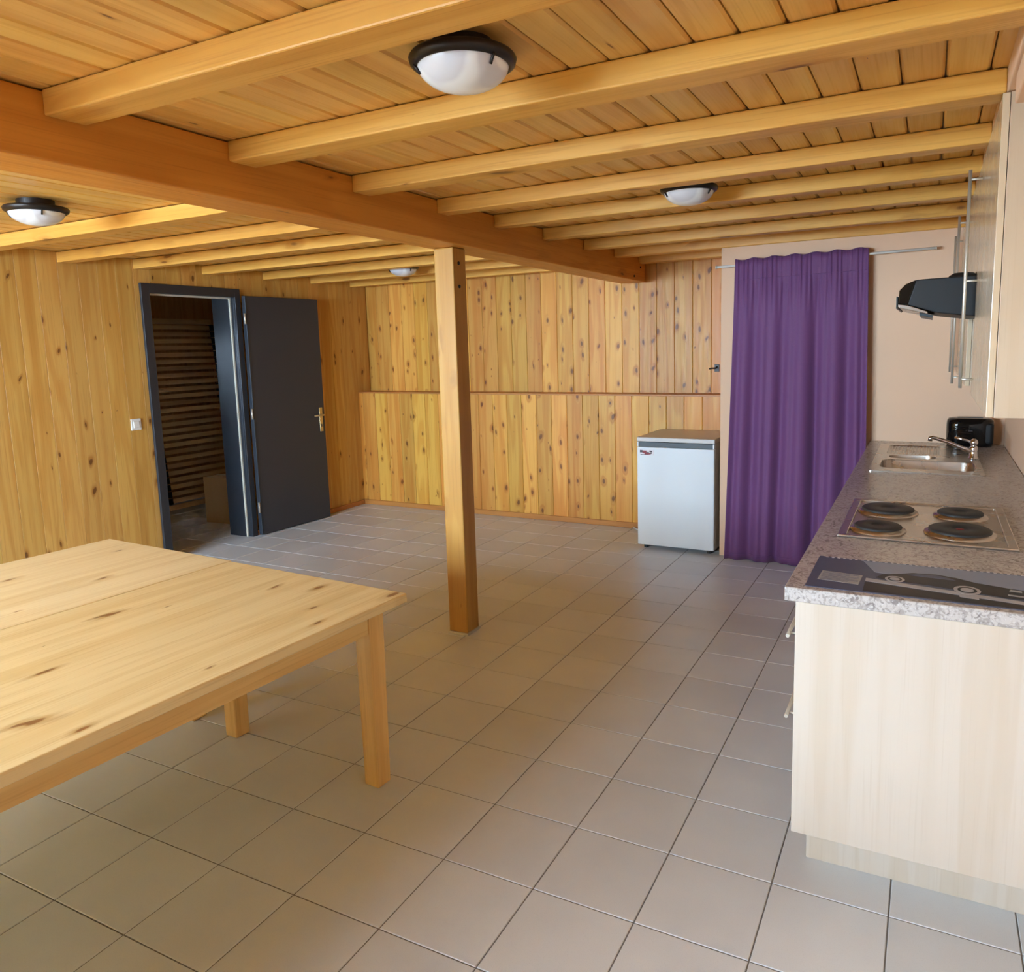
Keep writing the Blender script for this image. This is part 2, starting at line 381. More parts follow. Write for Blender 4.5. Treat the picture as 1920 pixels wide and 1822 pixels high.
# ------------------------------------------------------------------ left wall with door opening
DY0, DY1, DZ = 3.80, 4.572, 2.035       # clear opening
wl = structure(MB().box(XL-.24,XL-.02,REAR_Y,DY0-.02,0,2.4).box(XL-.24,XL-.02,DY0-.02,DY1+.02,DZ+.02,2.4).box(XL-.24,XL-.02,DY1+.02,6.5,0,2.4).build('wall_left', M_hall), 'left wall clad in vertical pine boards')
LP = .134
cache = {}
def lboard(z0, z1, w=LP):
    key = ('l',round(z1-z0,4),round(w,4))
    if key not in cache: cache[key] = board_mesh('board', w, z1-z0, .02, .0012, .0012, M_lwall)
    return cache[key]
y = 3.158-LP/2
while y > REAR_Y+LP: y -= LP
ztop = zc_at(XL)-.002
while y < YB2+.05:
    lo, hi = y-LP/2, y+LP/2
    spans = [(0.0, ztop)]
    if hi > DY0-.06 and lo < DY1+.06: spans = [(DZ+.05, ztop)]
    for z0,z1 in spans:
        inst('board', lboard(z0,z1), wl, (XL, y, z0), (0,0,math.radians(90)))
    # boards cut by the door frame
    for e0,e1 in ((lo, DY0-.06),(DY1+.06, hi)):
        if hi > DY0-.06 and lo < DY1+.06 and lo < e1 and e0 < hi and e1-e0 > .012 and e0 >= lo-1e-6 and e1 <= hi+1e-6:
            inst('board', lboard(0, DZ+.05, e1-e0), wl, (XL, (e0+e1)/2, 0), (0,0,math.radians(90)))
    y += LP

# ------------------------------------------------------------------ back wall: proud lower panelling, ledge, recessed upper panelling
wb = structure(MB().box(XL-.02,XP+.02,YB+.02,YB2+.2,0,1.14).box(XL-.02,XP+.02,YB2+.02,YB2+.2,1.14,2.4).build('wall_back', M_hall), 'back wall clad in knotty pine boards')
BP = .1525
bl_me = board_mesh('board', BP, 1.143, .02, .0035, .0015, M_wall)
bu_me = board_mesh('board', BP*1.03, 1.13, .02, .0035, .0015, M_wall)
x = -2.258-BP/2
while x > XL-BP*.3: x -= BP
x0 = x
while x < XP+.02:
    inst('board', bl_me, wb, (x, YB, 0)); x += BP
x = -2.1-BP*1.03/2
while x > XL-BP*.3: x -= BP*1.03
while x < XP+.06:
    inst('board', bu_me, wb, (x, YB2, 1.157)); x += BP*1.03
BOX(XL,XP,YB-.006,YB2,1.142,1.157).build('ledge', M_trim, wb, .002)
# skirting
structure(BOX(XL,XP,YB-.016,YB,0,.048).build('baseboard_back', M_trim, None, .004))
sk = MB().box(XL,XL+.016,DY1+.06,YB-.016,0,.045).build('baseboard_left', M_trim, None, .004); structure(sk)

# ------------------------------------------------------------------ peach wall with the curtain, right wall, rear wall
structure(BOX(XP,XR+.2,YP,YB2+.2,0,2.45).build('wall_back_right', M_pink), 'peach painted wall behind the purple curtain')
structure(BOX(XR,XR+.2,REAR_Y-.2,YP,0,2.45).build('wall_right', M_pink), 'peach painted wall behind the kitchen')
structure(MB().box(.160,XR,1.2,YP,2.2505,2.45).box(.169,XR,1.2,2.40,2.178,2.2505).build('trim_1', M_pink, None, .004), 'peach boxed-in bulkhead above the wall cabinets')
wr = MB().box(XL-.24,WIN1[0],REAR_Y-.2,REAR_Y,0,2.45).box(WIN1[1],XR+.2,REAR_Y-.2,REAR_Y,0,2.45).box(WIN1[0],WIN1[1],REAR_Y-.2,REAR_Y,WIN1[3],2.45).box(WIN1[0],WIN1[1],REAR_Y-.2,REAR_Y,-.05,WIN1[2])
structure(wr.build('wall_rear', M_white), 'white wall around the glazed front')
w1 = structure(empty('window_1', (0,REAR_Y-.1,0)), 'wide glazed front with slim frames')
nw = 3
for i in range(nw):
    xa = WIN1[0]+(WIN1[1]-WIN1[0])*i/nw; xb = WIN1[0]+(WIN1[1]-WIN1[0])*(i+1)/nw
    MB().box(xa,xa+.05,-.03,.03,WIN1[2],WIN1[3]).box(xb-.05,xb,-.03,.03,WIN1[2],WIN1[3]).box(xa+.05,xb-.05,-.03,.03,WIN1[2],WIN1[2]+.06).box(xa+.05,xb-.05,-.03,.03,WIN1[3]-.06,WIN1[3]).build('window_frame', M_anthf, w1)
    BOX(xa+.05,xb-.05,-.004,.004,WIN1[2]+.06,WIN1[3]-.06).build('pane', M_glass, w1)
structure(BOX(-14,10,-14,REAR_Y-.2,-.2,-.06).build('terrace_ground', M_terr), 'pale concrete terrace outside')

# ------------------------------------------------------------------ storage room beyond the open door
SX = -7.35
structure(MB().box(SX-.1,SX,3.2,6.7,0,2.4).build('wall_storage_left', M_hall), 'dark board wall of the storage room')
structure(MB().box(SX,XL-.24,6.5,6.7,0,2.4).build('wall_storage_back', M_hall), 'far wall of the storage room')
SW = (-6.75,-6.40,1.40,1.66)  # unseen window opening, added to brighten the storage room from the side
structure(MB().box(SX,SW[0],3.1,3.2,0,2.4).box(SW[1],XL-.24,3.1,3.2,0,2.4).box(SW[0],SW[1],3.1,3.2,0,SW[2]).box(SW[0],SW[1],3.1,3.2,SW[3],2.4).build('wall_storage_front', M_hall), 'near wall of the storage room')
w2 = structure(empty('added_storage_window', (0,3.15,0)), 'small unseen window added to light the storage room')
slab = MB()
slab.box(SW[0],SW[0]+.03,-.03,.03,SW[2],SW[3]).box(SW[1]-.03,SW[1],-.03,.03,SW[2],SW[3]).box(SW[0]+.03,SW[1]-.03,-.03,.03,SW[2],SW[2]+.03).box(SW[0]+.03,SW[1]-.03,-.03,.03,SW[3]-.03,SW[3]).build('window_frame', M_anthf, w2)
BOX(SW[0]+.03,SW[1]-.03,-.004,.004,SW[2]+.03,SW[3]-.03).build('pane', M_glass, w2)
structure(BOX(SX-.1,XL-.22,3.1,6.7,2.32,2.4).build('ceiling_storage', M_hall), 'storage room ceiling')

# ------------------------------------------------------------------ main beam, post, joists
def beam(name, x0, x1, y0, y1, zb0, zb1, zt, m, bev=.006):
    mb = MB().add([(x0,y0,zb0),(x1,y0,zb0),(x1,y1,zb1),(x0,y1,zb1),(x0,y0,zt),(x1,y0,zt),(x1,y1,zt),(x0,y1,zt)],
        [(0,3,2,1),(4,5,6,7),(0,1,5,4),(1,2,6,5),(2,3,7,6),(3,0,4,7)])
    return mb.build(name, m, None, bev)
BX0, BX1 = -2.385, -2.170
mbm = empty('main_beam', (BX0,REAR_Y,0))
bo = beam('timber', BX0, BX1, REAR_Y, 6.16, 2.127, 2.086, zc_at(BX0)-.003, M_beam); bo.parent = mbm; bo.location = (-BX0,-REAR_Y,0)
for yy in (5.9, 6.05):
    q = MB().lathe([(.0001,.004),(.008,.004),(.010,0),(.010,-.01)], (0,0,0), 12).build('bolt', M_bronze, mbm)
    q.rotation_euler = (0,math.radians(90),0); q.location = (BX1-BX0+.001, yy-REAR_Y, 2.12 if yy < 6 else 2.20)
tag(mbm, 'thick orange-brown main beam carried by the square post', 'beam')
PX0, PX1, PY0, PY1 = -2.357, -2.237, 3.384, 3.504
po = empty('support_post', (PX0,PY0,0))
w = PX1-PX0
q = BOX(0,w,0,w,.012,2.098).build('shaft', M_post, po, .006)
BOX(-.006,w+.006,-.006,w+.006,0,.012).build('foot_plate', M_seal, po, .002)
for zz in (2.02, 1.90):
    q = MB().lathe([(.0001,.004),(.008,.004),(.010,0),(.010,-.01)], (0,0,0), 12).build('bolt', M_bronze, po)
    q.rotation_euler = (0,math.radians(90),0); q.location = (w+.001, .05, zz)
tag(po, 'square honey-coloured wooden post standing on the tiled floor', 'post')
JY = [1.325,1.933,2.555,3.16,3.70,4.285,4.905,5.47,6.01]
JWS = [.115,.115,.105,.09,.085,.085,.085,.085,.085]
ORD = ['first','second','third','fourth','fifth','sixth','seventh','eighth','last']
for i,y0 in enumerate(JY):
    yw = min(JWS[i], 6.23-y0)
    for side in ('right','left'):
        if side == 'left' and i < 2: continue
        x0,x1 = (BX1,.160) if side == 'right' else (XL,BX0)
        o = BOX(0,x1-x0,0,yw,0,ZC-ZJ-.002).build('ceiling_joist', M_joist, None, .005)
        o.location = (x0, y0, zj_at(x0)+(0 if side == 'right' else -.002)); o.rotation_euler = (0,-SLOPE,0)
        if side == 'right': tag(o, f'{ORD[i]} joist from the camera, running from main beam to kitchen side', 'joist', 'ceiling joists on the kitchen side')
        else: tag(o, f'{ORD[i] if i == 8 else ORD[i-2]} visible joist from the camera, between main beam and door wall', 'joist', 'ceiling joists on the door side')

# ------------------------------------------------------------------ ceiling lamps
LDROP = .032
def make_lamp():
    e = empty('ceiling_lamp')
    MB().lathe([(.0001,0),(.126,0),(.130,-.006),(.127,-.017),(.115,-.026),(.108,-.024),(.106,-.014)], n=48).build('rim', M_bronze, e)
    prof = [(.111*math.cos(t*math.pi/2/12)+1e-5, -.017-.062*math.sin(t*math.pi/2/12)) for t in range(13)]
    MB().lathe(prof, n=48).build('glass_shade', M_lamp, e)
    MB().lathe([(.075,0),(.075,LDROP+.001)], n=24).build('mount', M_bronze, e)
    for k in range(3):
        t = math.radians(100+120*k)
        p = [(.119*math.cos(t),.119*math.sin(t),-.022),(.1115*math.cos(t),.1115*math.sin(t),-.031),(.104*math.cos(t),.104*math.sin(t),-.044)]
        MB().tube(p, .0035, 8).build('clip', M_bronze, e)
    return e
lamp0 = make_lamp()
spots = [(-1.040,1.650,'largest ceiling lamp, alabaster glass dome between the two nearest joists'),
         (-1.012,3.475,'ceiling lamp with glass dome above the kitchen, nearest the curtain'),
         (-3.66,2.155,'ceiling lamp with glass dome at left edge, above the tables'),
         (-3.93,5.20,'farthest small ceiling lamp beside the top of the post')]
for i,(x,y,lb) in enumerate(spots):
    o = lamp0 if i == 0 else copy_tree(lamp0)
    o.location = (x,y,zc_at(x)-LDROP); o.rotation_euler = (0,-SLOPE,0)
    tag(o, lb, 'lamp', 'dome ceiling lamps')

# ------------------------------------------------------------------ door
d1 = structure(empty('door_1', (XL,DY0,0)), 'anthracite door standing wide open against the board wall')
def dpart(mb, name, m, parent=d1, bev=.003): 
    o = mb.build(name, m, parent, bev)
    if parent is d1: o.location = (-XL,-DY0,0)
    return o
CW = .068
dpart(MB().box(XL-.001,XL+.022,DY0-CW,DY0,0,DZ+CW), 'casing', M_anthf)
dpart(MB().box(XL-.001,XL+.022,DY1,DY1+CW-.015,0,DZ+CW), 'casing', M_anthf)
dpart(MB().box(XL-.001,XL+.022,DY0,DY1,DZ,DZ+CW), 'casing', M_anthf)
dpart(MB().box(XL-.24,XL,DY0-.02,DY0,0,DZ), 'jamb', M_anthf); dpart(MB().box(XL-.24,XL,DY1,DY1+.02,0,DZ), 'jamb', M_anthf); dpart(MB().box(XL-.24,XL,DY0-.02,DY1+.02,DZ,DZ+.02), 'jamb', M_anthf)
dpart(MB().box(XL-.052,XL-.035,DY0+.0,DY0+.016,0,DZ-.0), 'stop', M_anthf); dpart(MB().box(XL-.24,XL-.045,DY1-.016,DY1,0,DZ), 'stop', M_anthf)
dpart(MB().box(XL-.044,XL-.028,DY1-.015,DY1-.0005,0,DZ-.0005), 'seal', M_seal, bev=.002); dpart(MB().box(XL-.044,XL-.028,DY0+.0005,DY1-.015,DZ-.015,DZ-.0005), 'seal', M_seal, bev=.002)
dpart(MB().box(XL-.044,XL-.032,DY0+.0005,DY0+.008,0,DZ-.015), 'seal', M_seal, bev=.002)
dpart(MB().box(XL-.06,XL-.03,DY0-.001,DY0+.004,.90,1.08), 'strike_plate', M_steel, bev=.001)
leaf = empty('leaf'); leaf.parent = d1; leaf.location = (.045, DY1+.062-DY0, 0); leaf.rotation_euler = (0,0,math.radians(-3.0))
BOX(-.02,.02,0,.80,.008,2.048).build('panel', M_anth, leaf, .003)
BOX(.02,.0225,.0005,.018,.012,2.044).build('edge_rebate', M_anthf, leaf, .001)
for zz in (.25, 1.06, 1.86): MB().tube([(.02,-.012,zz-.045),(.02,-.012,zz+.045)], .008, 10).build('hinge', M_satin, leaf)
pt = BOX(.02,.026,.735,.772,.83,1.055).build('handle_plate', M_brass, leaf, .003)
MB().tube([(.026,.753,.985),(.062,.753,.985),(.066,.745,.985),(.066,.64,.985)], .008, 10).build('door_handle', M_brass, leaf)
BOX(.026,.029,.748,.758,.875,.90).build('keyhole', M_dark, leaf)

# light switch
sw = empty('light_switch', (XL,3.565,1.034))
BOX(0,.009,0,.078,0,.084).build('plate', M_plastic, sw, .003); BOX(.009,.014,.016,.062,.018,.066).build('rocker', M_plastic, sw, .002)
tag(sw, 'square white light switch on pine boards beside the door', 'switch')
# hook on the back wall
hk = empty('wall_hook', (-1.58,YB2,1.365))
BOX(-.02,.02,-.006,0,-.03,.03).build('plate', M_bronze, hk, .002); MB().tube([(0,-.006,.01),(0,-.04,0),(-.02,-.06,0),(-.05,-.065,-.005)], .006, 8).build('prong', M_bronze, hk)
tag(hk, 'small dark metal hook on the pine wall above the fridge', 'hook')

# ------------------------------------------------------------------ storage room contents
def bed_base(name, loc, rot, label, n, wd, ht):
    e = empty(name, loc); e.rotation_euler = rot
    for s in (0,1): BOX(-.02,.02,s*(wd-.03),s*(wd-.03)+.03,0,ht).build('side_rail', M_card if s else M_slat, e, .003)
    BOX(-.02,.02,.03,wd-.03,0,.05).build('end_rail', M_slat, e, .003); BOX(-.02,.02,.03,wd-.03,ht-.05,ht).build('end_rail', M_slat, e, .003)
    me = MB().add(*_slat(wd)).mesh('slat'); me.materials.append(M_slat)
    cap = BOX(.004,.026,-.022,.022,-.03,.03).mesh('slat_holder'); cap.materials.append(M_black)
    for k in range(n):
        z = .09+(ht-.18)*k/(n-1)
        s = inst('slat', me, e, (.012,wd/2,z))
        for sy in (-1,1): inst('slat_holder', cap, s, (0,sy*(wd/2-.045),0))
    return tag(e, label, 'bed base')
def _slat(wd):
    v = []; n = 6; L = wd/2-.03
    for i in range(n+1):
        y = -L+2*L*i/n; bow = .018*(1-(y/L)**2)
        for dx,dz in ((0,-.021),(.008,-.021),(.008,.021),(0,.021)): v.append((bow+dx,y,dz))
    f = [(i*4+k,i*4+(k+1)%4,(i+1)*4+(k+1)%4,(i+1)*4+k) for i in range(n) for k in range(4)]+[(0,1,2,3),(n*4+3,n*4+2,n*4+1,n*4)]
    return v, f
bed_base('slatted_bed_base', (-6.78,4.93,.02), (0,math.radians(-7),0), 'slatted bed base leaning upright in the storage room doorway', 26, .92, 1.93)
hb = empty('hardboard_panel', (-6.95,5.90,.01)); hb.rotation_euler = (0,math.radians(-7),0)
BOX(0,.012,0,.6,0,1.95).build('sheet', M_hardb, hb, .001); BOX(.012,.02,0,.6,1.08,1.24).build('strap', M_dark, hb, .001)
tag(hb, 'tan hardboard sheet with dark strap leaning behind the bed bases', 'panel')
cb = empty('cardboard_box', (-6.085,4.835,0), math.radians(2))
MB().box(0,.42,0,.004,0,.43).box(0,.004,.004,.316,0,.43).box(.416,.42,.004,.316,0,.43).box(0,.42,.316,.32,0,.43).box(.004,.416,.004,.316,0,.004).build('carton', M_card, cb)
for s in (0,1): BOX(.004,.416,.004+s*.156,.16+s*.156,.424-.002*s,.428-.002*s).build('flap', M_card, cb)
BOX(.004,.416,.135,.185,.428,.4285).build('tape', M_seal, cb)
tag(cb, 'plain brown cardboard box on the floor just behind the doorway', 'box')

# ------------------------------------------------------------------ tables
def table(x1, y1, wd, ln, top, rz, mt, label, i=.085):
    """x1,y1: far right corner; local origin there, table reaches to -x and -y"""
    e = empty('pine_table', (x1,y1,0), rz)
    BOX(-wd,0,-ln,0,top-.034,top).build('table_top', mt, e, .006, 3)
    lg = .074; f = .035
    for sx in (0,1):
        for sy in (0,1):
            lx = -i if sx == 0 else -wd+.015+lg
            fx = lx if sx == 0 else lx
            ly = -f if sy == 0 else -ln+f+lg
            t0 = .004
            mb = MB().add([(lx-lg+t0,ly-lg+t0,0),(lx-t0,ly-lg+t0,0),(lx-t0,ly-t0,0),(lx-lg+t0,ly-t0,0),(lx-lg,ly-lg,top-.034),(lx,ly-lg,top-.034),(lx,ly,top-.034),(lx-lg,ly,top-.034)],
               [(0,3,2,1),(4,5,6,7),(0,1,5,4),(1,2,6,5),(2,3,7,6),(3,0,4,7)])
            mb.build('leg', M_leg, e, .004)
    xl = -wd+.015; xr = -i
    BOX(xr-.030,xr-.006,-ln+f+lg,-f-lg,top-.134,top-.034).build('apron', M_apron, e, .003)
    BOX(xl+.006,xl+.030,-ln+f+lg,-f-lg,top-.134,top-.034).build('apron', M_apron, e, .003)
    BOX(xl+lg,xr-lg,-f-.032,-f-.008,top-.134,top-.034).build('apron', M_apron, e, .003)
    BOX(xl+lg,xr-lg,-ln+f+.008,-ln+f+.032,top-.134,top-.034).build('apron', M_apron, e, .003)
    return tag(e, label, 'table', 'pine tables pushed together')
RZ = math.radians(-3.2)
table(-1.642, 2.105, .95, 3.0, .72, RZ, M_table, 'pine table on the right, its near leg standing out on the tiles')
cs, sn = math.cos(RZ), math.sin(RZ)
table(-1.642-.957*cs, 2.105-.957*sn+.012, .88, 3.0, .718, RZ, M_table2, 'paler pine table pushed up on the left, nearer the board wall', .2)

# ------------------------------------------------------------------ fridge
FX0, FX1, FY, FH = -1.992, -1.394, 5.451, .872
fr = empty('fridge', (FX0,FY,0)); W = FX1-FX0; D = 6.03-FY
BOX(0,W,.045,D,.03,FH-.035).build('body', M_fside, fr, .004)
BOX(-.003,W+.003,.0,D,FH-.034,FH).build('worktop_lid', M_fside, fr, .006)
dr = BOX(0,W,0,.042,.032,FH-.075).build('door', M_fridge, fr, .007, 3)
BOX(.012,W-.012,.010,.044,FH-.073,FH-.038).build('handle_recess', M_dark, fr)
BOX(W-.012,W,.002,.044,FH-.073,FH-.036).build('hinge_cover', M_fridge, fr, .002)
BOX(0,.012,.002,.044,FH-.073,FH-.036).build('hinge_cover', M_fridge, fr, .002)
st = BOX(.020,.136,-.0012,0,.735,.777).build('sticker', M_stk, dr)
for x0,x1,z0,z1,m in ((.024,.044,.754,.773,M_stk2),(.044,.076,.748,.770,M_red),(.060,.110,.741,.752,M_red),(.076,.096,.752,.760,M_stk2),(.100,.122,.757,.771,M_stk2),(.104,.118,.745,.752,M_stk2),(.028,.092,.738,.7415,M_stk2)):
    BOX(x0,x1,-.0018,-.0012,z0,z1).build('print', m, st)
for sx in (.05,W-.05):
    for sy in (.06,D-.05): MB().lathe([(.0001,0),(.018,0),(.018,.03),(.0001,.03)], (sx,sy,0), 14).build('foot', M_dark, fr)
tag(fr, 'small white undercounter fridge with sticker beside the curtain wall', 'fridge')
cbv = MB().tube([(-2.24,6.02,.012),(-2.20,5.99,.008),(-2.12,5.95,.006),(-2.03,5.93,.006),(-2.005,5.96,.006)], .006, 8).build('power_cable', M_plastic)
tag(cbv, 'short white power cable on the floor left of the fridge', 'cable')

# ------------------------------------------------------------------ curtain and rod
CX0, CX1 = -1.245, -.385
rod = empty('curtain_rod', (-1.374,YP-.06,2.100)); rl = 1.375; dz = .030
MB().tube([(0,0,0),(rl,0,dz)], .0085, 12).build('pole', M_plastic, rod)
for s in (0,1): MB().tube([(s*rl-.006+s*.006,0,s*dz),(s*rl+.006*s+.0,0,s*dz+.0001)] if s else [(-.012,0,0),(0,0,0)], .011, 12).build('end_cap', M_seal, rod)
for xx in (.09, rl-.05): MB().tube([(xx,0,dz*xx/rl),(xx,.06,dz*xx/rl)], .005, 8).build('bracket', M_seal, rod)
tag(rod, 'thin pale curtain rod on the peach wall', 'rod')
# valleys of the folds: place across the width, half width, depth
FOLDS = [(.05,.03,.35),(.17,.045,.7),(.27,.03,.25),(.385,.05,1.0),(.475,.03,.35),(.63,.048,1.35),(.715,.03,.35),(.86,.05,1.0),(.955,.025,.5)]
def curtain():
    nu, nv = 260, 46; v = []; f = []
    ph = [random.uniform(0,6.28) for _ in range(8)]
    for j in range(nv+1):
        tj = j/nv                      # 0 top .. 1 bottom
        xl = CX0+(-1.300-CX0)*tj**1.2; xr = CX1+(-.362-CX1)*min(1,tj*1.6)
        for i in range(nu+1):
            u = i/nu
            zt = 2.140+.022*u; z = zt+(.006-zt)*tj
            z += .006*math.sin(u*40+ph[0])*max(0,1-tj*25) + .010*math.sin(u*9+1)*max(0,tj-.9)*6*.15
            uu = u+.010*math.sin(u*17+ph[1])*tj
            fold = 1.3*sum(math.exp(-((uu-q)/wq)**2)*aq for q,wq,aq in FOLDS)-.5+.05*math.sin(uu*2*math.pi*7.3+ph[3])
            amp = .008+.042*min(1,tj*1.6)
            gath = .006*math.sin(u*2*math.pi*27+ph[4])*max(0,1-tj*5)+.003*math.sin(u*2*math.pi*41+ph[5])*max(0,1-tj*7)
            band = 1.0 if tj > .035 else .55
            y = YP-.062-.012-(-fold*amp*band+gath)-.012*tj
            y = min(y, YP-.012)
            if tj < .07: y = min(y, YP-.0735)
            v.append((xl+(xr-xl)*u, y, z))
    for j in range(nv):
        for i in range(nu):
            p = j*(nu+1)+i; f.append((p,p+1,p+nu+2,p+nu+1))
    mb = MB(); mb.add(v, f, True)
    e = empty('curtain', (0,0,0))
    o = mb.build('cloth', M_curtain, e); s = o.modifiers.new('solidify','SOLIDIFY'); s.thickness = .0025; s.offset = 0
    # stitched rod channel: a hem line just under the rod
    vs = [(p[0], p[1]-.003, p[2]) for k,p in enumerate(v) if 3 <= k//(nu+1) <= 3]
    MB().tube(vs[::3], .0016, 5).build('heading_seam', M_curtain, e)
    vb = [(p[0], p[1]-.003, p[2]) for k,p in enumerate(v) if k//(nu+1) == nv-1]
    MB().tube(vb[::3], .0014, 5).build('hem_seam', M_curtain, e)
    return tag(e, 'floor-length purple curtain hanging in folds on the peach wall', 'curtain')
curtain()

# ------------------------------------------------------------------ kitchen: base cabinets
ZW = .900; WX0 = -.342; WY0 = 2.122; KH = .163
def handle_bar(a, b, out, parent, n=2, r=.006, inset=.05):
    """bar from a to b, its posts going back along vector out"""
    a, b, out = Vector(a), Vector(b), Vector(out); d = (b-a).normalized()
    o = MB().tube([a,b], r, 12)
    L = (b-a).length
    for k in range(n):
        p = a+d*(inset+(L-2*inset)*k/(n-1)); o.tube([p, p+out], r*.75, 10)
    return o.build('handle', M_satin, parent)
def base_unit(y0, y1, fronts, label, end=False):
    e = empty('base_cabinet', (0,y0,0)); L = y1-y0
    ys = .0 if not end else .02
    MB().box(-.295,XR-.002,ys,ys+.016,KH,ZW-.042).box(-.295,XR-.002,L-.017,L-.001,KH,ZW-.042).box(-.295,XR-.002,ys+.016,L-.017,KH,KH+.016).box(XR-.012,XR-.002,ys+.016,L-.017,KH+.016,ZW-.042).build('carcass', M_maple, e)
    if end: BOX(-.312,XR-.002,0,.019,KH,ZW-.041).build('end_panel', M_maple, e, .0015)
    for k,(kind,z0,z1) in enumerate(fronts):
        fr_ = BOX(-.314,-.296,ys+.002,L-.003,z0,z1).build(kind, M_maple, e, .0015)
        if kind == 'drawer': handle_bar((-.372,L*.5-.14,z1-.055),(-.372,L*.5+.16,z1-.055),(.058,0,0), fr_, r=.006, inset=.03)
        else: handle_bar((-.372,L-.07,z1-.45),(-.372,L-.07,z1-.05),(.058,0,0), fr_, r=.006, inset=.04)
    return tag(e, label, 'cabinet', 'kitchen base cabinets')
ZT = ZW-.044
base_unit(2.128, 2.92, [('drawer',.715,ZT),('drawer',.445,.711),('drawer',KH,.441)], 'pale maple base cabinet end unit facing the camera, with three drawers', end=True)
base_unit(2.92, 3.50, [('cabinet_door',KH,ZT)], 'base cabinet hidden under the hotplate, second from the end')
base_unit(3.50, 4.10, [('cabinet_door',KH,ZT)], 'base cabinet between the hotplate and the sink')
base_unit(4.10, YP-.002, [('cabinet_door',KH,ZT)], 'base cabinet under the sink beside the curtain')
pk = MB().box(-.285,XR-.002,2.262,2.280,0,KH).box(-.285,-.267,2.280,YP-.002,0,KH).build('plinth', M_maple, None, .0015)
tag(pk, 'pale maple kick board under the kitchen base cabinets', 'plinth')
# worktop with the sink cut-out
SY0, SY1, SX0, SX1 = 4.20, 5.29, -.268, .262
HY0, HY1, HX0, HX1 = 4.26, 5.24, -.24, .235
wt = MB()
for (a0,a1,b0,b1) in ((WX0,HX0,WY0,YP-.002),(HX1,XR-.002,WY0,YP-.002),(HX0,HX1,WY0,HY0),(HX0,HX1,HY1,YP-.002)):
    wt.box(a0,a1,b0,b1,ZW-.040,ZW)
def slab_hole(x0,x1,y0,y1,hx0,hx1,hy0,hy1,z0,z1):
    O = [(x0,y0),(x1,y0),(x1,y1),(x0,y1)]; H = [(hx0,hy0),(hx1,hy0),(hx1,hy1),(hx0,hy1)]
    v = [(*p,z1) for p in O]+[(*p,z1) for p in H]+[(*p,z0) for p in O]+[(*p,z0) for p in H]; f = []
    for i in range(4):
        j = (i+1)%4
        f += [(i,j,4+j,4+i),(8+i,12+i,12+j,8+j),(i,8+i,8+j,j),(4+i,4+j,12+j,12+i)]
    return MB().add(v,f)
wt = slab_hole(WX0,XR-.002,WY0,YP-.002,HX0,HX1,HY0,HY1,ZW-.040,ZW)
tag(wt.build('worktop', M_top, None, .004, 3), 'long grey speckled laminate worktop over the base cabinets', 'worktop')

# hotplate
ht = empty('electric_hob', (-.268,2.748,ZW)); w_, l_ = .545, .665
slab_hole(0,w_,0,l_,.030,w_-.030,.022,l_-.022,0,.009).build('rim', M_steel, ht, .003)
BOX(.028,w_-.028,.020,l_-.020,0,.003).build('tray', M_steel, ht)
for (x,y,r,red) in ((.140,.455,.094,0),(.392,.468,.078,0),(.122,.140,.078,0),(.382,.176,.098,1)):
    pl = empty('hotplate', (x,y,.003)); pl.parent = ht
    MB().lathe([(r+.016,0),(r+.014,.006),(r+.004,.010),(r,.012)], n=40).build('ring', M_steel, pl)
    MB().lathe([(r+.001,0),(r+.001,.017),(r-.004,.020),(r*.30,.0195),(r*.27,.017),(.0001,.017)], n=40).build('plate', M_iron, pl)
    if red: MB().lathe([(.013,.0172),(.012,.0178),(.0001,.0178)], n=16).build('dot', M_red, pl)
tag(ht, 'steel four-plate electric hob set in the worktop', 'hob')

# sink
sk_ = empty('sink', (SX0,SY0,ZW)); sw_, sl = SX1-SX0, SY1-SY0
def rrect(x0,x1,y0,y1,r,n=6):
    P = []
    for (cx,cy,a0) in ((x1-r,y1-r,0),(x0+r,y1-r,90),(x0+r,y0+r,180),(x1-r,y0+r,270)):
        for k in range(n+1):
            t = math.radians(a0+90*k/n); P.append((cx+r*math.cos(t),cy+r*math.sin(t)))
    return P
def plate_with_holes(x0,x1,y0,y1,z,holes,skirt):
    me = bpy.data.meshes.new('rim'); bm = bmesh.new()
    def loop(P): 
        vs = [bm.verts.new((p[0],p[1],z)) for p in P]
        return [bm.edges.new((vs[i],vs[(i+1)%len(vs)])) for i in range(len(vs))]
    es = loop(rrect(x0,x1,y0,y1,.012,3))
    for hq in holes: es += loop(hq)
    bmesh.ops.triangle_fill(bm, use_beauty=True, use_dissolve=False, edges=es)
    ee = [e for e in bm.edges if e.is_boundary]
    r = bmesh.ops.extrude_edge_only(bm, edges=ee)
    for q in r['geom']:
        if isinstance(q, bmesh.types.BMVert): q.co.z -= skirt
    bmesh.ops.recalc_face_normals(bm, faces=bm.faces)
    bm.to_mesh(me); bm.free(); return me
b1 = rrect(.045,.500,.105,.425,.06); b2 = rrect(.075,.315,.475,.610,.05); dd = rrect(.055,.345,.645,1.050,.03)
me = plate_with_holes(0,sw_,0,sl,.005,[b1,b2,dd],.005); me.materials.append(M_steel); inst('rim', me, sk_, (0,0,0))
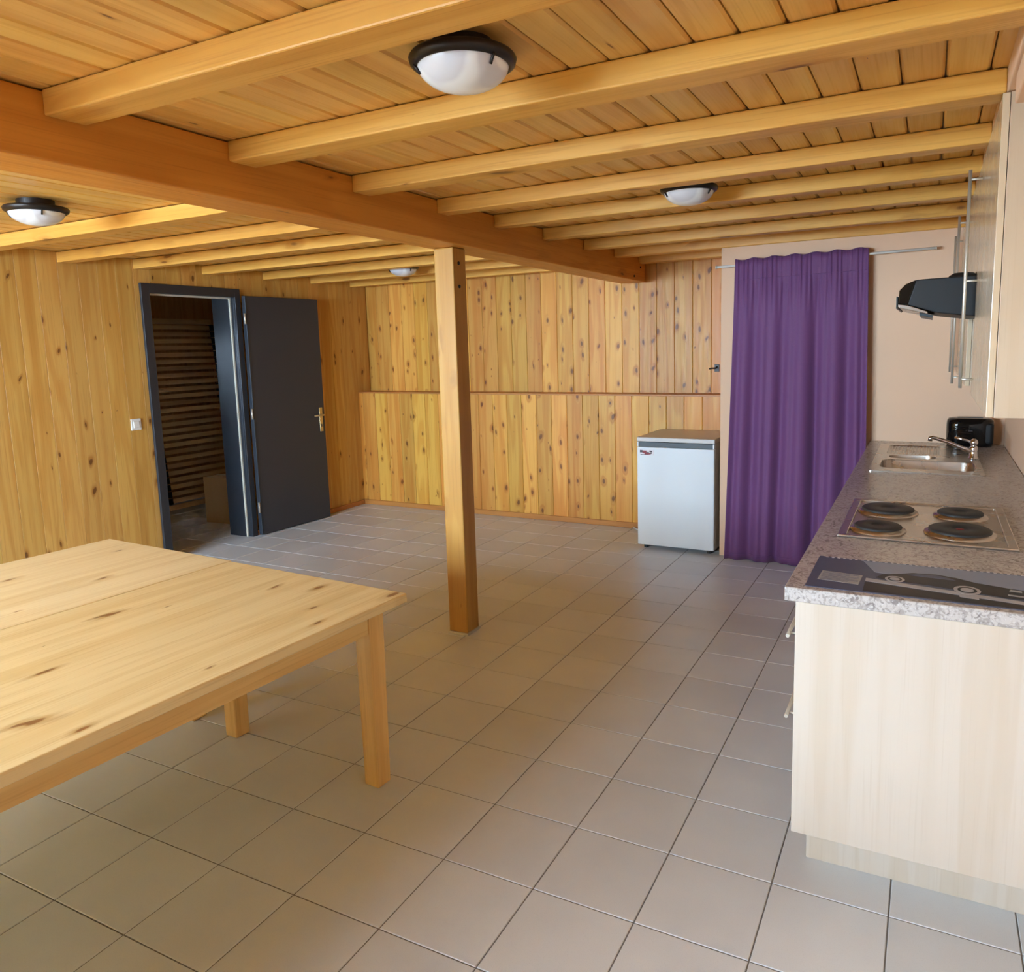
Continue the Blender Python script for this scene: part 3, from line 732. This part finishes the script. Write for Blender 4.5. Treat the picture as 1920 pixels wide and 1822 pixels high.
def bowl(name, P, depth, z=.005, shrink=.86):
    cx = sum(p[0] for p in P)/len(P); cy = sum(p[1] for p in P)/len(P); n = len(P); mb = MB(); v = []
    prof = [(1.0,0),(.985,-.006),(.95,-depth*.8),(.90,-depth*.96),(shrink*.9,-depth),(.12,-depth-.004)]
    for s,dz_ in prof: v += [(cx+(p[0]-cx)*s, cy+(p[1]-cy)*s, z+dz_) for p in P]
    f = [(i*n+k,i*n+(k+1)%n,(i+1)*n+(k+1)%n,(i+1)*n+k) for i in range(len(prof)-1) for k in range(n)]
    mb.add(v,f,True); o = mb.build(name, M_steel, sk_)
    MB().lathe([(.03,.002),(.028,.004),(.02,.001),(.0001,.001)], (cx,cy,z-depth-.004), 20).build('drain', M_chrome, o)
    return o
bowl('bowl', b1, .15); bowl('small_bowl', b2, .09)
mb = MB(); n = len(dd); mb.add([(p[0],p[1],.005) for p in dd]+[(.2+(p[0]-.2)*.97,.85+(p[1]-.85)*.98,-.004) for p in dd], [(k,(k+1)%n,n+(k+1)%n,n+k) for k in range(n)]+[tuple(range(n,2*n))], True)
mb.build('drainer', M_steel, sk_)
rg = MB().prism([(-.0045,0),(-.002,.005),(.002,.005),(.0045,0)], 'y', 0, .355).mesh('ridge'); rg.materials.append(M_steel)
for k in range(14): inst('ridge', rg, sk_, (.075+k*.0192,.67,-.004))
tag(sk_, 'stainless steel sink with two bowls and ridged drainer', 'sink')
# mixer tap
tp = empty('mixer_tap', (.232,4.765,ZW+.005))
MB().lathe([(.0001,0),(.026,0),(.026,.006),(.021,.010),(.019,.045),(.021,.060),(.017,.072),(.0001,.074)], n=24).build('body', M_chrome, tp)
MB().tube([(0,0,.036),(-.05,-.005,.058),(-.13,-.012,.092),(-.205,-.02,.117),(-.216,-.021,.112),(-.218,-.021,.096)], [.012,.0115,.011,.0105,.012,.012], 14).build('spout', M_chrome, tp)
k_ = MB().ball((0,0,.092), .021).build('knob', M_chrome, tp)
MB().tube([(-.01,0,.094),(-.05,0,.107),(-.095,0,.117)], [.008,.0065,.007], 10).build('lever', M_chrome, tp)
tag(tp, 'chrome mixer tap with long swivel spout over the sink', 'tap')

# toaster-like black appliance
ts = empty('toaster', (.105,5.312,ZW))
P = rrect(0,.262,0,.165,.07,8); n = len(P); prof = [(.93,.0),(1,.012),(1,.135),(.97,.158),(.86,.172),(.6,.176)]
v = []
for s,z in prof: v += [(.131+(p[0]-.131)*(1-(1-s)*.65), .0825+(p[1]-.0825)*s, z) for p in P]
f = [(i*n+k,i*n+(k+1)%n,(i+1)*n+(k+1)%n,(i+1)*n+k) for i in range(len(prof)-1) for k in range(n)]+[tuple(range((len(prof)-1)*n,len(prof)*n)), tuple(range(n))[::-1]]
MB().add(v,f,True).build('housing', M_gloss, ts)
BOX(.155,.258,.004,.161,.014,.150).build('end_cover', M_black, ts, .02, 4)
for s in (0,1): BOX(.06,.20,.050+.04*s,.070+.04*s,.174,.1775).build('slot', M_dark, ts)
BOX(.120,.145,-.012,.003,.095,.108).build('lever', M_black, ts, .003)
tag(ts, 'glossy black appliance in the far corner of the worktop', 'toaster')

# placemat with a printed car
pm = empty('placemat', (-.292,2.150,ZW)); th = .0016; mw, ml = .60, .325
BOX(0,mw,0,ml,0,th).build('sheet', M_matblue, pm, .0005)
ed = MB()
def decal(name, pts, m, z=0): 
    return MB().prism(pts, 'z', th+z, th+z+.0003).build(name, m, pm)
decal('sky_print', [(.17,.20),(mw-.004,.17),(mw-.004,ml-.012),(.13,ml-.012)], M_matlite)
decal('road_print', [(.15,.105),(mw-.004,.035),(mw-.004,.060),(.15,.135)], M_matstripe)
decal('ground_print', [(.15,.012),(mw-.004,.008),(mw-.004,.030),(.15,.098)], M_matdark)
decal('car_print', [(.175,.150),(.19,.185),(.225,.205),(.27,.232),(.33,.240),(.38,.225),(.43,.195),(.49,.180),(.56,.160),(.585,.130),(.575,.095),(.50,.085),(.40,.108),(.30,.128),(.20,.138)], M_matdark, .0003)
decal('window_print', [(.255,.205),(.285,.226),(.33,.231),(.365,.215),(.38,.198),(.30,.202)], M_matblue, .0006)
for (x,y,r) in ((.225,.150,.026),(.405,.118,.033)):
    decal('wheel_print', [(x+r*math.cos(t*math.pi/9),y+r*1.15*math.sin(t*math.pi/9)) for t in range(18)], M_matstripe, .0006)
    decal('tyre_print', [(x+r*.72*math.cos(t*math.pi/9),y+r*.8*math.sin(t*math.pi/9)) for t in range(18)], M_matdark, .0009)
    decal('hub_print', [(x+r*.5*math.cos(t*math.pi/9),y+r*.55*math.sin(t*math.pi/9)) for t in range(18)], M_matstripe, .0012)
decal('headlight_print', [(.505,.150),(.535,.146),(.535,.160),(.51,.166)], M_paper, .0006); decal('grille_print', [(.50,.108),(.565,.100),(.565,.112),(.50,.120)], M_paper, .0006)
decal('badge_print', [(.545,.19),(.585,.185),(.585,.235),(.548,.238)], M_paper, .0006)
decal('wheel_reflection_print', [(.385,.052),(.43,.045),(.43,.085),(.385,.092)], M_matstripe, .0003)
lb_ = decal('text_label', [(.025,.075),(.135,.062),(.140,.155),(.028,.165)], M_paper)
for k in range(9):
    yy = .078+k*.0092
    MB().box(.032,.126+(.006 if k%3 else -.02),yy-.0016,yy+.0016,th+.0003,th+.0005).build('text_line', M_matblue, pm)
for k in range(34): ed.box(.02+k*.017,.028+k*.017,ml-.009,ml-.003,th,th+.0003)
ed.build('dotted_border', M_stk, pm)
tag(pm, 'glossy placemat with a printed dark car on the near end of worktop', 'placemat')

# ------------------------------------------------------------------ kitchen: wall cabinets and hood
UX = .150; UZ0, UZ1 = 1.345, 2.247
def wall_unit(y0, y1, z0, label, hy=None, hz=None, posts=2):
    e = empty('wall_cabinet', (UX,y0,z0)); L = y1-y0; H = UZ1-z0; Dp = XR-.002-UX
    BOX(.020,Dp,0,L,0,H).build('body', M_mapleu, e, .001)
    d = BOX(0,.0185,.0015,L-.0015,.001,H-.001).build('cabinet_door', M_mapleh, e, .0015)
    if hy is not None: handle_bar((-.042,hy-y0,hz[0]-z0),(-.042,hy-y0,hz[1]-z0),(.042,0,0), d, n=posts, r=.0065, inset=.035)
    return tag(e, label, 'cabinet', 'kitchen wall cabinets')
wall_unit(2.54, 3.505, UZ0, 'nearest pale wall cabinet with the tallest bar handle', 3.43, (1.378,2.212), 3)
wall_unit(3.507, 4.118, 1.835, 'short wall cabinet directly above the black extractor hood')
wall_unit(4.12, 4.80, UZ0, 'wall cabinet just beyond the extractor hood', 4.72, (1.325,2.215))
wall_unit(4.802, YP-.003, UZ0, 'farthest wall cabinet touching the peach end wall', 5.40, (1.36,2.19))
hd = empty('extractor_hood', (0,3.515,0))
prof = [(-.085,1.800),(-.118,1.784),(-.132,1.757),(-.130,1.722),(-.06,1.700),(.04,1.676),(XR-.004,1.664),(XR-.004,1.826),(.15,1.822),(-.05,1.818)]
MB().prism([(-.066,1.816),(.15,1.822),(XR-.004,1.826),(XR-.004,1.664),(.15,1.660),(.02,1.678),(-.095,1.716)], 'y', 0, .60).build('body', M_black, hd, .004)
MB().prism([(-.066,1.8155),(-.105,1.800),(-.128,1.775),(-.131,1.722),(-.096,1.7155)], 'y', 0, .60).build('visor', M_gloss, hd, .004)
MB().prism([(-.131,1.720),(-.129,1.706),(-.02,1.676),(-.02,1.686),(-.095,1.7145)], 'y', .004, .596).build('front_lip', M_steel, hd, .002)
MB().prism([(-.139,1.752),(-.133,1.752),(-.133,1.704),(-.139,1.702)], 'y', .0, .60).build('handle_strip', M_dark, hd, .001)
MB().prism([(-.05,1.683),(.0,1.672),(.0,1.660),(-.05,1.672)], 'y', .05, .55).build('filter_tray', M_dark, hd, .001)
MB().lathe([(.055,0),(.052,.012),(.035,.022),(.0001,.024)], (.105,.06,1.815), 24).build('duct_cap', M_black, hd)
tag(hd, 'slim black extractor hood projecting from under the wall cabinets', 'hood')
